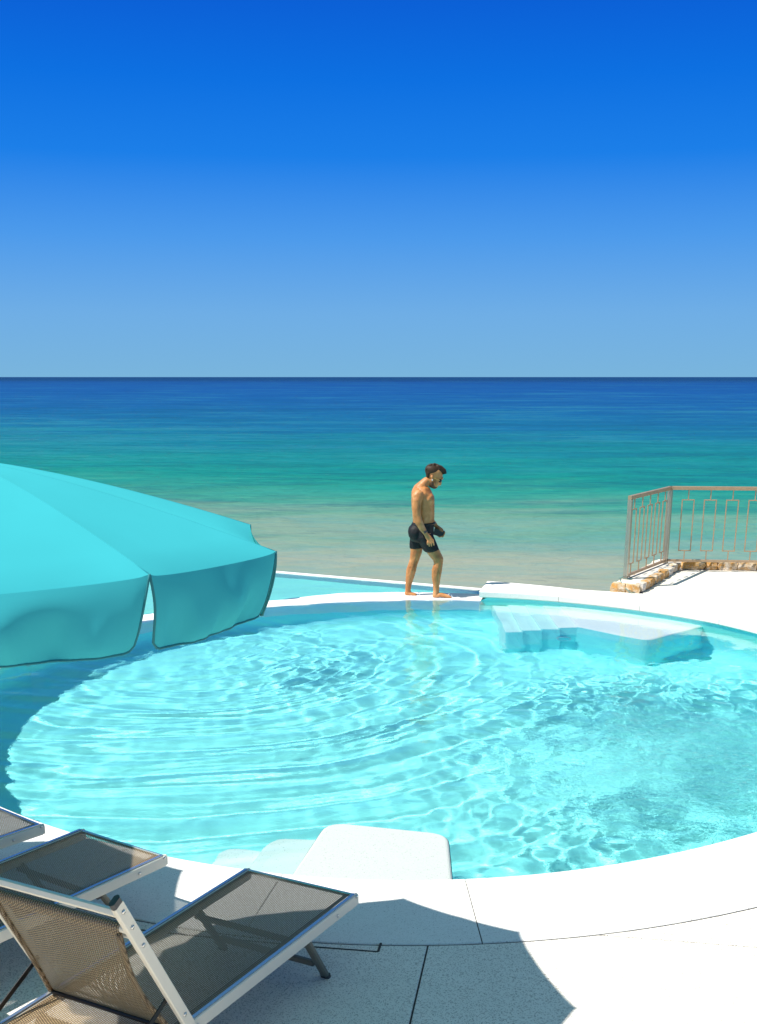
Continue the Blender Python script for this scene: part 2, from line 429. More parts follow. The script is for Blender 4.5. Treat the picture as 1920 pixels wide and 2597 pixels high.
def back_edge(t):
    """far stones: their rear edge is the terrace edge above the sea"""
    pts = [(1.44, 15.92), (2.68, 15.20), (3.06, 15.07), (3.42, 14.93)]
    an = sorted((ang(*p), math.hypot(p[0]-PC[0], p[1]-PC[1])) for p in pts)
    R = np.interp(t, [a for a, _ in an], [r for _, r in an])
    return max(.5, float(R)-float(rin(t)))
joints = []
a0 = ang(.487, 5.96)
step = 1.035/4.535
t = a0-13*step
near = [a0+step*k for k in range(-9, 8)]
far_j = [ang(3.951, 13.283), ang(3.228, 14.137), ang(2.31, 14.729), TH_A]
allj = [x for x in near if x > -PI-1.05 and x < far_j[0]-.35]
allj = allj+[(allj[-1]+far_j[0])/2] if far_j[0]-allj[-1] > .36 else allj
allj += far_j
allj = [TH_B-2*PI]+[x for x in allj if x > TH_B-2*PI+.12]
G = .0045/4.5
for A, B in zip(allj, allj[1:]):
    fark = B > ang(3.3, 14.5)-.01 and A > ang(4.0, 13.2)-.01
    coping_stone(A+G*.6, B-G*.6, back=(back_edge if fark else None))

# terrace: grout bed with slabs
def ro(t): return float(rin(t))+COPE_W
def ring_pts(t0, t1, n, off=.016): return [pol(t, ro(t)+off) for t in np.linspace(t0, t1, n)]
terrace = empty('terrace'); tag(terrace, kind='structure')
def slab(poly, zt=Z_DECK, ch=.003):
    bm = bmesh.new(); prism(bm, poly, .05, zt, ch); return bm_link('deck_slab', bm, M_deck, terrace)
aj1 = ang(.245, 5.186); aj2 = ang(1.125, 5.223)
gp = .005
def shift(p, dx): return (p[0]+dx, p[1])
J1a = (.245, 5.19); J1b = (-.23, 2.0)
sl1 = ring_pts(ang(-1.9, 5.62), aj1-.0008, 20)+[shift(J1b, -gp), (-2.9, 2.0)]
slab(sl1)
TX = (4.9, 4.63)
slab(ring_pts(aj1+.0008, aj2-.001, 8)+[(TX[0], TX[1]-.006), (4.9, 2.0), shift(J1b, gp)])
slab(ring_pts(aj2+.002, ang(4.9, 6.5), 22)+[(5.9, 4.85), (TX[0]+.02, TX[1]+.006)])
slab([(TX[0]+.01, TX[1]-.006), (5.9, 4.835), (9, 3.6), (9, -3), (4.91, -3), (4.91, 2.0)])
slab([(-8, -3), (4.9, -3), (4.9, 1.99), (-8, 1.99)])
slab([(-2.92, 2.0), (-1.92-.02, 5.60)]+ring_pts(ang(-4.0, 7.0), ang(-1.95, 5.64), 8)[::-1][1:]+[(-8, 4.5), (-8, 2.0)])
slab([(-8, 4.51)]+[(-4.25+.0, 6.75)]+ring_pts(TH_B-2*PI, ang(-4.05, 7.03), 14)[::-1]+[(-8, 12.6)])
slab(ring_pts(ang(4.95, 6.58), ang(5.75, 9.7), 10)+[(9, 9.3), (9, 3.62), (5.92, 4.86)])
slab(ring_pts(ang(5.76, 9.72), ang(4.62, 14.0), 16)+[(9, 14.6), (9, 9.32)])
fl = [pol(t_, float(rin(t_))+COPE_W+.005) for t_ in np.linspace(ang(4.60, 14.02), ang(4.02, 14.35), 4)]
slab(fl+[(3.44, 14.97), (4.40, 16.90), (9, 16.45), (9, 14.615)])
bm = bmesh.new()
gb = [pol(t_, float(rin(t_))+.06) for t_ in np.linspace(TH_B-2*PI, TH_A, 150)]
outer = []
for t_ in np.linspace(TH_B-2*PI, TH_A, 150):
    c_, s_ = math.cos(t_), math.sin(t_); k = 1e9
    if c_ > 1e-6: k = min(k, (9-PC[0])/c_)
    if c_ < -1e-6: k = min(k, (-8-PC[0])/c_)
    if s_ > 1e-6: k = min(k, (16.4-PC[1])/s_)
    if s_ < -1e-6: k = min(k, (-3-PC[1])/s_)
    if t_ > ang(3.42, 14.9): k = float(rin(t_))+back_edge(t_)-.02
    outer.append((PC[0]+k*c_, PC[1]+k*s_))
va = [[bm.verts.new((*p, z)) for p in gb] for z in (.123,)][0]; vb = [bm.verts.new((*p, .123)) for p in outer]
vc = [bm.verts.new((*p, -3.2)) for p in outer]
for i in range(149):
    bm.faces.new((va[i], va[i+1], vb[i+1], vb[i])); bm.faces.new((vb[i], vb[i+1], vc[i+1], vc[i]))
bm_link('grout_bed', bm, M_grout, terrace)
# slot-drain cover beside the coping joint
bm = bmesh.new()
dc = [(-1.30, 5.36), (-.9, 5.27), (-.62, 5.215), (-.354, 5.163), (-.002, 5.107)]
for A, B in zip(dc, dc[1:]): add_bar(bm, (*A, Z_DECK+.0005), (*B, Z_DECK+.0005), .010, .004)
add_bar(bm, (-.002, 5.107, Z_DECK+.0012), (.012, 5.197, Z_DECK+.0012), .012, .004)
bm_link('drain_slot', bm, M_grout, terrace)

# ------------------------------------------------------------------ ledge and overflow basin
def build_ledge():
    bm = bmesh.new(); n = 120; rings = []
    for t_ in np.linspace(TH_A-.004, TH_B, n):
        R = float(rin(t_)); w = ledge_w(t_)
        jig = .012*math.sin(t_*37)+.008*math.sin(t_*91+1)
        prof = [(.02, -.6), (.0, -.10), (.0, -.030), (.010, -.006), (.03, .003), (w*.5, .005), (w-.03+jig, .002), (w+jig, -.03), (w+.03+jig, -.4)]
        rings.append([bm.verts.new((*pol(t_, R+o), z)) for o, z in prof])
    for A, B in zip(rings, rings[1:]):
        for i in range(len(A)-1): bm.faces.new((A[i], A[i+1], B[i+1], B[i]))
    o = bm_link('pool_ledge', bm, M_ledge, None, True); tag(o, kind='structure'); o.cycles.is_caustics_receiver = True
    return o
build_ledge()
bm = bmesh.new(); fr = []
for t_ in np.linspace(TH_A-.01, TH_B, 90):
    R = float(rin(t_))+.3; Rr_ = max(rim_r(t_), R+.2)
    fr.append([bm.verts.new((*pol(t_, R+(Rr_-R)*u), -.36)) for u in (0, .5, 1.0)])
for A, B in zip(fr, fr[1:]):
    for i in range(2): bm.faces.new((A[i], A[i+1], B[i+1], B[i]))
o = bm_link('basin_floor', bm, terrazzo('basin_plaster', (.34, .95, .78), (.25, .8, .66), (.30, .9, .74), .2), None, True); tag(o, kind='structure'); o.cycles.is_caustics_receiver = True
for f_ in (1,):
    if o.data.polygons[0].normal.z < 0: o.data.flip_normals()
bm = bmesh.new()
e1 = RIM0+Vector((.25, -.126)); e2 = RIM0+RIMD*8.5
nn = Vector((-RIMD.y, RIMD.x)); nn = nn if nn.y > 0 else -nn
P0, P1 = e1+nn*.045, e2+nn*.045
add_bar(bm, (P0.x, P0.y, -1.5+.002), (P1.x, P1.y, -1.5+.002), .09, 3.02, ch=.08)
o = bm_link('overflow_rim', bm, M_ledge); tag(o, kind='structure')

# ------------------------------------------------------------------ steps and platforms in the pool
def rounded_poly(pts, rad, seg=6):
    out = []; n = len(pts)
    for i, p in enumerate(pts):
        p = Vector(p); r = rad[i] if isinstance(rad, (list, tuple)) else rad
        if r <= 0: out.append(tuple(p)); continue
        a = (Vector(pts[i-1])-p).normalized(); b = (Vector(pts[(i+1) % n])-p).normalized()
        s0, s1 = p+a*r, p+b*r
        for k in range(seg+1):
            u = k/seg; out.append(tuple(s0*(1-u)**2+p*2*u*(1-u)+s1*u*u))
    return out
def soft_block(name, poly, z0, z1, mat, parent, r=.03):
    bm = bmesh.new(); n = len(poly); P = [Vector(p) for p in poly]
    area = sum(P[i].x*P[(i+1) % n].y-P[(i+1) % n].x*P[i].y for i in range(n)); s = 1 if area > 0 else -1
    nrm = []
    for i in range(n):
        e0 = (P[i]-P[i-1]).normalized(); e1 = (P[(i+1) % n]-P[i]).normalized()
        v = Vector((-e0.y-e1.y, e0.x+e1.x))*s; nrm.append(v.normalized() if v.length > 1e-6 else Vector((-e0.y, e0.x))*s)
    levels = [(0, z0)]+[(r*(1-math.cos(a)), z1-r+r*math.sin(a)) for a in np.linspace(0, PI/2, 5)]
    rings = [[bm.verts.new((p.x+m.x*o, p.y+m.y*o, z)) for p, m in zip(P, nrm)] for o, z in levels]
    for A, B in zip(rings, rings[1:]):
        for i in range(n): bm.faces.new((A[i], A[(i+1) % n], B[(i+1) % n], B[i]))
    bm.faces.new(rings[-1]); bm.faces.new(rings[0][::-1])
    o = bm_link(name, bm, mat, parent, False); o.cycles.is_caustics_receiver = True
    o.data.materials.append(M_aqua)          # front and right faces in aqua: their shade and water tint as colour
    for f in o.data.polygons: f.material_index = 1 if abs(f.normal.z) < .35 and (f.normal.y < -.5 or f.normal.x > .5) else 0
    return o
nst = empty('near_pool_steps'); tag(nst, kind='structure')
def quad_to_rim(fl, fr, bl, br): return [bl, br, fr, fl]
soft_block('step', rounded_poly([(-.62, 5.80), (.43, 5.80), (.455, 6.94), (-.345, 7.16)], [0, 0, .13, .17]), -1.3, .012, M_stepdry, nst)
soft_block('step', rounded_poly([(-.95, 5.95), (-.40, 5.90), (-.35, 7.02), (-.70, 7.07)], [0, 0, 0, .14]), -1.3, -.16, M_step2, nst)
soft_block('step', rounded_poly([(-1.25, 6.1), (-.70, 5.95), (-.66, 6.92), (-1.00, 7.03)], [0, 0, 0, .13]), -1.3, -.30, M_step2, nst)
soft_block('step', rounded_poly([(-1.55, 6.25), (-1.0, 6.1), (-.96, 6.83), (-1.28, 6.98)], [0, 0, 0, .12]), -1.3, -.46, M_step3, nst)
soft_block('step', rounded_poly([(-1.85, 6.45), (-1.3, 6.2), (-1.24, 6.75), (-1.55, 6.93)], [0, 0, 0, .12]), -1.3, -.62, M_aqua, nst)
fst = empty('far_pool_steps'); tag(fst, kind='structure')
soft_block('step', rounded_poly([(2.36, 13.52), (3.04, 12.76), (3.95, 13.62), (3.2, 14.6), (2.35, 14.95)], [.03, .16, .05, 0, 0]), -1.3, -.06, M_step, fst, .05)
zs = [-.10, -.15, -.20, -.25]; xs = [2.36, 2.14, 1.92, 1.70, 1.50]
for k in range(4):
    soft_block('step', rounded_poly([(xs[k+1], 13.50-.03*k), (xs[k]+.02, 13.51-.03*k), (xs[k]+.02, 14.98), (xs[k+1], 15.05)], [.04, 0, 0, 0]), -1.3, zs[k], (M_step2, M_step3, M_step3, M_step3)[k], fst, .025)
for o in fst.children: pass

# pool lights
M_lens = simple('lamp_lens', (.75, .85, .85), .15)
M_steel = simple('brushed_steel', (.62, .60, .56), .28, 1.0, .5, .3, 300)
def pool_light(p, n, label):
    e = empty('pool_light', p); tag(e, label, 'pool light', 'round underwater lights')
    n = Vector(n).normalized(); x, y, _ = basis(n)
    bm = bmesh.new(); S = 24
    prof = [(.10, -.01), (.10, .012), (.09, .022), (.075, .018)]
    rg = [[bm.verts.new(n*h+(x*math.cos(2*PI*k/S)+y*math.sin(2*PI*k/S))*r) for k in range(S)] for r, h in prof]
    for A, B in zip(rg, rg[1:]):
        for k in range(S): bm.faces.new((A[k], A[(k+1) % S], B[(k+1) % S], B[k]))
    r_ = bm_link('lamp_ring', bm, M_lens, e, True)
    bm = bmesh.new()
    rg = [[bm.verts.new(n*h+(x*math.cos(2*PI*k/S)+y*math.sin(2*PI*k/S))*r) for k in range(S)] for r, h in [(.074, .010), (.04, .024)]]
    for k in range(S): bm.faces.new((rg[0][k], rg[0][(k+1) % S], rg[1][(k+1) % S], rg[1][k]))
    bm.faces.new(rg[1]); bm_link('lens', bm, M_aqua, e, True)
    return e
fn = Vector((.68, -.73, 0)) if False else Vector((-.0, -1, 0))
pool_light((2.20, 13.46, -.62), (-.05, -1, 0), 'round underwater light in the face of the submerged far steps')
tl = ang(-3.6, 12.35); pl = pol(tl, float(rin(tl))+.03)
pool_light((pl[0], pl[1], -.42), (-math.cos(tl), -math.sin(tl), 0), 'round underwater light in the shaded pool wall below the turquoise umbrella')

# ------------------------------------------------------------------ stone wall with railing
def rock_mat():
    b = new_mat('ochre_stone'); g = b.G()
    inf = b.N('ShaderNodeObjectInfo')
    n1 = b.N('ShaderNodeTexNoise', {'Vector': g, 'Scale': 9.0, 'Detail': 6.0, 'Roughness': .65})
    n2 = b.N('ShaderNodeTexNoise', {'Vector': g, 'Scale': 38.0, 'Detail': 5.0, 'Roughness': .7})
    f = b.M('ADD', b.M('MULTIPLY', n1.outputs[0], .75), b.M('MULTIPLY', b.M('SUBTRACT', inf.outputs['Random'], .5), .35))
    c = b.ramp(f, [(.26, (.68, .60, .50)), (.38, (.50, .35, .19)), (.46, (.52, .25, .06)), (.56, (.60, .36, .13)), (.70, (.70, .62, .50))])
    c = b.mixc(b.M('MULTIPLY', b.M('GREATER_THAN', n2.outputs[0], .58), .35), c, (.75, .70, .62))
    pr = b.N('ShaderNodeBsdfPrincipled', {'Roughness': .85, 'Specular IOR Level': .2}); b.L(c, pr.inputs['Base Color'])
    bp = b.N('ShaderNodeBump', {'Height': n2.outputs[0], 'Strength': .8, 'Distance': .012}); b.L(bp.outputs[0], pr.inputs['Normal'])
    b.L(pr.outputs[0], b.out.inputs[0]); return b.m
M_rock = rock_mat(); M_mortar = simple('pale_mortar', (.66, .61, .54), .9, 0, .2, .6, 60, .12)
wall = empty('stone_wall', (3.3, 15.3, Z_DECK)); tag(wall, 'low wall of rough ochre stones set in pale mortar along the terrace edge', 'stone wall')
WC = Vector((3.3, 15.3, Z_DECK))
wl_in = [(3.44, 14.90), (4.42, 16.86), (9.0, 16.42)]
wl_out = [(3.05, 15.10), (4.10, 17.15), (9.0, 16.72)]
bm = bmesh.new()
ins = .025
poly = [(3.375, 15.0), (4.36, 16.93), (9.0, 16.50), (9.0, 16.70), (4.13, 17.11), (3.12, 15.14)]
prism(bm, [(x-WC.x, y-WC.y) for x, y in poly], -.9, .118, .02)
bm_link('mortar_core', bm, M_mortar, wall)
def rock(c, ax, L, D, H, seed):
    """irregular faceted stone: c centre, ax unit direction of its length"""
    R = random.Random(seed); bm = bmesh.new()
    bmesh.ops.create_cube(bm, size=1.0)
    bmesh.ops.subdivide_edges(bm, edges=bm.edges[:], cuts=1, use_grid_fill=True)
    ax = Vector((ax[0], ax[1], 0)).normalized(); ay = Vector((-ax.y, ax.x, 0))
    for v in bm.verts:
        p = v.co.copy(); k = sum(1 for q in p if abs(q) > .4)
        f = {3: .80, 2: .92, 1: 1.0, 0: 1}[k]
        p = Vector((p.x*L*f, p.y*D*f, p.z*H*(f+.04)))
        p += Vector((R.uniform(-1, 1)*L*.07, R.uniform(-1, 1)*D*.08, R.uniform(-1, 1)*H*.07))
        v.co = ax*p.x+ay*p.y+Vector((0, 0, p.z))+Vector(c)-WC
    o = bm_link('stone', bm, M_rock, wall)
    return o
sd = 0
def rocks_along(a, b, inward, H=.10, zc=.195, D=.14, seed0=0):
    a = Vector(a); b = Vector(b); d = b-a; L = d.length; d.normalize(); s = 0; k = 0; R = random.Random(seed0)
    while s < L-.05:
        l = min(R.uniform(.16, .34), L-s)
        c = a+d*(s+l/2)
        rock((c.x+inward[0], c.y+inward[1], zc+R.uniform(-.008, .008)), d, l*1.04, D, H*R.uniform(.93, 1.08), seed0*100+k); s += l; k += 1
rocks_along((3.46, 14.97), (4.42, 16.86), (-.055, .028), .118, .186, .13, 1)
rocks_along((4.45, 16.86), (8.2, 16.50), (0, .045), .118, .186, .13, 2)
rocks_along((3.06, 15.10), (4.10, 17.10), (.05, -.03), .11, .185, .10, 3)
rocks_along((3.05, 15.06), (3.44, 14.90), (.01, .05), .125, .185, .13, 4)

M_rail = simple('stainless_rail', (.46, .40, .31), .28, .8, .5, .25, 260, .10)
M_rust = simple('weathered_rail', (.42, .29, .17), .45, .45, .5, .3, 200, .2)
rail = empty('railing', (3.3, 15.35, .24)); tag(rail, 'stainless steel railing of upright rectangles along the stone wall above the sea', 'railing')
RC = Vector((3.3, 15.35, .24))
RA = Vector((3.30, 15.35, 0)); RB = Vector((4.155, 16.72, 0)); RD = Vector((5.55, 16.60, 0)); RE = Vector((7.2, 16.46, 0))
def rp(p, z): return Vector((p.x, p.y, z))-RC
z0r, z1r = .245, 1.32
def post(p, w=.055, d=.055, up=None):
    bm = bmesh.new(); add_bar(bm, rp(p, z0r-.03), rp(p, z1r-.026), w, d, up or (RB-RA), ch=.06); bm_link('post', bm, M_rail, rail)
post(RA); post(RB-Vector((.0, .0, 0)), .06, .07); post(RD, .05, .05, (1, 0, 0)); post(RE, .05, .05, (1, 0, 0))
def rail_section(A, B, n, name_seed, first, gap):
    d = (B-A); L = d.length; d.normalize(); nn_ = Vector((-d.y, d.x, 0))
    bm = bmesh.new(); add_bar(bm, rp(A-d*.028, z1r), rp(B+d*.028, z1r), .050, .050, (0, 0, 1), .08); bm_link('top_rail', bm, M_rust, rail)
    bm = bmesh.new(); add_bar(bm, rp(A+d*.03, z0r+.045), rp(B-d*.03, z0r+.045), .035, .035, (0, 0, 1), .08); bm_link('bottom_rail', bm, M_rust, rail)
    for k in range(n):
        c = A+d*(first+gap*k); hw = .083; t = .0145
        za, zb = .435, 1.155
        bm = bmesh.new()
        add_bar(bm, rp(c-d*hw, za-t/2), rp(c-d*hw, zb+t/2), t, t, nn_, .1)
        add_bar(bm, rp(c+d*hw, za-t/2), rp(c+d*hw, zb+t/2), t, t, nn_, .1)
        add_bar(bm, rp(c-d*(hw-t/2), za), rp(c+d*(hw-t/2), za), t*.98, t*.98, (0, 0, 1), .1)
        add_bar(bm, rp(c-d*(hw-t/2), zb), rp(c+d*(hw-t/2), zb), t*.98, t*.98, (0, 0, 1), .1)
        add_bar(bm, rp(c, z0r+.06), rp(c, za-t/2), t*.95, t*.95, nn_, .1)
        add_bar(bm, rp(c, zb+t/2), rp(c, z1r-.024), t*.95, t*.95, nn_, .1)
        bm_link('baluster_frame', bm, M_rust, rail)
rail_section(RA, RB, 5, 0, .17, .31)
rail_section(RB, RD, 4, 1, .26, .31)
rail_section(RD, RE, 5, 2, .18, .31)
# cord tied round the end post
bm = bmesh.new(); c0 = RA
pts = [Vector((3.30+.085*math.cos(a), 15.35+.085*math.sin(a), .262+.008*math.sin(2*a))) for a in np.linspace(0, 2*PI, 18)]
add_tube(bm, pts, .006, 6)
pts = [(3.22, 15.30, .262), (3.20, 15.20, .255), (3.19, 15.06, .248), (3.215, 14.985, .20), (3.29, 14.93, .135), (3.34, 14.925, .139)]
add_tube(bm, pts, .006, 6)
tag(bm_link('cord', bm, simple('green_cord', (.12, .22, .19), .6), None, True), 'thin dark green cord tied round the foot of the end railing post', 'cord')

# ------------------------------------------------------------------ umbrellas
def fabric_mat(name, base, trans, fold_scale=0):
    b = new_mat(name)
    tcn = b.N('ShaderNodeTexCoord').outputs['UV']
    w = b.N('ShaderNodeTexNoise', {'Vector': tcn, 'Scale': 600.0, 'Detail': 1.0})
    n2 = b.N('ShaderNodeTexNoise', {'Vector': b.P(), 'Scale': 3.0, 'Detail': 3.0})
    c = b.mixc(n2.outputs[0], tuple(v*.93 for v in base), tuple(min(1, v*1.05) for v in base))
    df = b.N('ShaderNodeBsdfDiffuse', {'Color': c, 'Roughness': .5})
    tl_ = b.N('ShaderNodeBsdfTranslucent', {'Color': (*trans, 1)})
    mx = b.N('ShaderNodeMixShader', {0: .08, 1: df.outputs[0], 2: tl_.outputs[0]})
    bp = b.N('ShaderNodeBump', {'Height': n2.outputs[0], 'Strength': .15, 'Distance': .01}); b.L(bp.outputs[0], df.inputs['Normal'])
    b.L(mx.outputs[0], b.out.inputs[0]); return b.m
M_can = fabric_mat('turquoise_canvas', (.060, .47, .51), (.005, .28, .32))
M_pipe = simple('teal_piping', (.008, .16, .18), .8)
M_pole = simple('white_pole', (.7, .7, .68), .4, .6)
def umbrella(cx, cy_, z, R, ph, tx, ty, zp, pole_base, label, adj=None, lean=0.0, group='turquoise umbrellas beside the pool'):
    root = empty('umbrella', (pole_base[0], pole_base[1], Z_DECK)); tag(root, label, 'umbrella', group)
    O = Vector((pole_base[0], pole_base[1], Z_DECK)); Cc = Vector((cx, cy_, z)); axis = Vector((-tx, -ty, 1)).normalized()
    apex = Cc+axis*zp+Vector((-lean, 0, 0))
    tips = []
    for k in range(8):
        a = ph+k*PI/4; x, y = R*math.cos(a), R*math.sin(a); p = Cc+Vector((x, y, tx*x+ty*y))
        if adj and k in adj: p = p+Vector(adj[k])
        tips.append(p)
    def rib_pt(k, r, e=1.28):
        base = Cc.lerp(tips[k], r)
        return base+axis*zp*(1-r**e)+Vector((-lean, 0, 0))*(1-r)
    NS, NR = 15, 14
    rr = random.Random(3)
    for k in range(8):
        k2 = (k+1) % 8
        verts = []; faces = []; uvs = []
        mid_dir = ((tips[k]+tips[k2])/2-Cc); mid_dir.z = 0; mid_dir.normalize()
        for j in range(NR+1):
            r = .004+(1-.004)*j/NR
            A, B = rib_pt(k, r), rib_pt(k2, r)
            for i in range(NS+1):
                u = i/NS; p = A.lerp(B, u); w = 4*u*(1-u)
                # the cloth hangs slack between the ribs and its edge bows inwards
                p = p-axis*(.055*r*r*w*zp)-mid_dir*(.018*R*w*r**2)
                # rolled shoulder above the valance
                if r > .93: p = p-Vector((0, 0, 1))*((r-.93)/.07)**2*.020*w**.5
                verts.append(p-O)
        for j in range(NR):
            for i in range(NS):
                a_ = j*(NS+1)+i; faces.append((a_, a_+NS+1, a_+NS+2, a_+1))
        from_np('canopy_panel', [tuple(v) for v in verts], faces, M_can, root)
        # valance flap of this side
        NV = 12; NS2 = 36; vs = []; fs = []; A, B = rib_pt(k, 1), rib_pt(k2, 1); H = .236
        side = (B-A).normalized(); outn = Vector((mid_dir.x, mid_dir.y, 0))
        ph1, ph2 = rr.uniform(0, 6), rr.uniform(0, 6); bottom = []
        for j in range(NV+1):
            v = j/NV
            for i in range(NS2+1):
                u = i/NS2
                w = 4*u*(1-u)
                us = u+(0.5-u)*(.135*v+ .05*max(0, v-.8)**1*1.0*(abs(u-.5)*2)**6)      # narrows downwards: open slit at each rib
                p = A.lerp(B, us)-mid_dir*(.018*R*4*us*(1-us))
                # rounded lower corners
                cornr = max(0, abs(u-.5)*2-.90)/.10
                hh = H*(1-.06*cornr**2)*(1+.03*math.sin(3*u+ph1))
                fold = .75*math.sin(8.5*u+2.8*v+ph1)*(.4+.6*v)+.45*math.sin(19*u-2.2*v+ph2)*v+.22*math.sin(47*u+ph1*3+1.5*v)*max(0, v-.35)/.65
                amp = .030*(.30+w)
                bulge = .030*math.sin(PI*v)*w**.6
                p = p+outn*(.012*v+bulge+fold*amp*(1-.60*v**8)*min(1, v*2.2)-.050*v*v)+Vector((0, 0, -1))*(hh*v+.020*w**.5)
                vs.append(p-O)
                if j == NV: bottom.append(p-O)
        for j in range(NV):
            for i in range(NS2):
                a_ = j*(NS2+1)+i; fs.append((a_, a_+NS2+1, a_+NS2+2, a_+1))
        vo = from_np('valance', [tuple(v) for v in vs], fs, M_can, root)
        left = [vs[j*(NS2+1)] for j in range(NV+1)]; right = [vs[j*(NS2+1)+NS2] for j in range(NV+1)]
        bm = bmesh.new(); add_tube(bm, left+bottom[1:-1]+right[::-1], .0042, 6); bm_link('piping', bm, M_pipe, vo, True)
    for k in range(8):
        bm = bmesh.new(); add_tube(bm, [rib_pt(k, r)-axis*.001-O for r in np.linspace(.03, .995, 16)], .0022, 6); bm_link('seam', bm, M_can, root, True)
        bm = bmesh.new(); add_tube(bm, [rib_pt(k, r)-axis*.022-O for r in np.linspace(.03, .985, 10)], .009, 6); bm_link('rib', bm, M_pole, root, True)
        bm = bmesh.new(); hub = Cc-axis*.10; add_tube(bm, [hub-O, rib_pt(k, .52)-axis*.03-O], .007, 6); bm_link('strut', bm, M_pole, root, True)
    bm = bmesh.new(); add_tube(bm, [O-O, (Cc-axis*.25)-O, apex-axis*.02-O], .021, 12); bm_link('pole', bm, M_pole, root, True)
    bm = bmesh.new(); add_tube(bm, [Vector((0, 0, 0)), Vector((0, 0, .06)), Vector((0, 0, .075)), Vector((0, 0, .25))], [.25, .24, .05, .03], 24); bm_link('base_plate', bm, simple('umbrella_base', (.3, .3, .3), .6), root)
    return root
umbrella(-1.33, 4.29, 2.20, 1.01, -.894, .060, -.022, .345, (-2.75, 3.75), 'turquoise umbrella with hanging valance cut by slits at each rib', adj={1: (-.045, 0, -.035), 3: (.13, .03, 0)}, lean=.17)
umbrella(-3.25, 5.18, 2.20, 1.03, math.radians(30), .0, .0, .345, (-3.25, 5.18), 'second turquoise umbrella beyond the left edge, shading the far loungers')

# ------------------------------------------------------------------ sun loungers
def mesh_fabric(name, light, dark, hole=.20):
    b = new_mat(name)
    uv = b.N('ShaderNodeTexCoord').outputs['UV']
    s = b.N('ShaderNodeSeparateXYZ', {0: uv})
    p = .0100
    u = b.M('DIVIDE', s.outputs[0], p); v = b.M('DIVIDE', s.outputs[1], p*1.05)
    par = b.M('MULTIPLY', b.M('MODULO', b.M('FLOOR', u), 2.0), .5)
    fu = b.M('ABSOLUTE', b.M('SUBTRACT', b.M('FRACT', u), .5)); v2 = b.M('ADD', v, par)
    fv = b.M('ABSOLUTE', b.M('SUBTRACT', b.M('FRACT', v2), .5))
    holes = b.M('MULTIPLY', b.M('LESS_THAN', fu, hole), b.M('LESS_THAN', fv, hole))
    lightm = b.M('MULTIPLY', b.M('GREATER_THAN', fv, .30), b.M('LESS_THAN', fu, .36))
    c = b.mixc(lightm, dark, light)
    n = b.N('ShaderNodeTexNoise', {'Vector': uv, 'Scale': 9.0, 'Detail': 3.0})
    c = b.mixc(b.M('MULTIPLY', n.outputs[0], .35), c, tuple(q*.6 for q in light))
    pr = b.N('ShaderNodeBsdfPrincipled', {'Roughness': .45, 'Specular IOR Level': .35}); b.L(c, pr.inputs['Base Color'])
    tl_ = b.N('ShaderNodeBsdfTranslucent', {'Color': (.42, .26, .12, 1)})
    m0 = b.N('ShaderNodeMixShader', {0: .26, 1: pr.outputs[0], 2: tl_.outputs[0]})
    bmp = b.N('ShaderNodeBump', {'Height': b.M('ADD', b.M('MULTIPLY', fu, -1.0), fv), 'Strength': .5, 'Distance': .002}); b.L(bmp.outputs[0], pr.inputs['Normal'])
    tr = b.N('ShaderNodeBsdfTransparent')
    m1 = b.N('ShaderNodeMixShader', {0: holes, 1: m0.outputs[0], 2: tr.outputs[0]})
    b.L(m1.outputs[0], b.out.inputs[0]); return b.m
M_mesh = mesh_fabric('woven_mesh', (.62, .46, .27), (.036, .023, .012))
M_alu = simple('pale_aluminium', (.74, .68, .55), .42, .10, .5, .15, 300, .04)
M_alub = simple('silver_aluminium', (.62, .64, .66), .22, .9, .5, .1, 300)
M_legm = simple('grey_leg_metal', (.17, .16, .125), .45, .3, .5, .2, 200, .1)
M_black = simple('black_metal', (.02, .02, .02), .35, .3)
M_cap = simple('dark_plastic_cap', (.05, .05, .05), .45)
def grid_sheet(name, fn, nu, nv, mat, parent, size):
    vs = []; uv = []
    for j in range(nv+1):
        for i in range(nu+1):
            vs.append(fn(i/nu, j/nv)); uv.append((i/nu*size[0], j/nv*size[1]))
    fs = [(j*(nu+1)+i, j*(nu+1)+i+1, (j+1)*(nu+1)+i+1, (j+1)*(nu+1)+i) for j in range(nv) for i in range(nu)]
    o = from_np(name, vs, fs, mat, parent); me = o.data
    ul = me.uv_layers.new(name='UVMap')
    li = np.empty(len(me.loops), np.int32); me.loops.foreach_get('vertex_index', li)
    ul.data.foreach_set('uv', np.array(uv, np.float32)[li].ravel())
    return o
LW, LL, LZ = .65, 1.98, .33
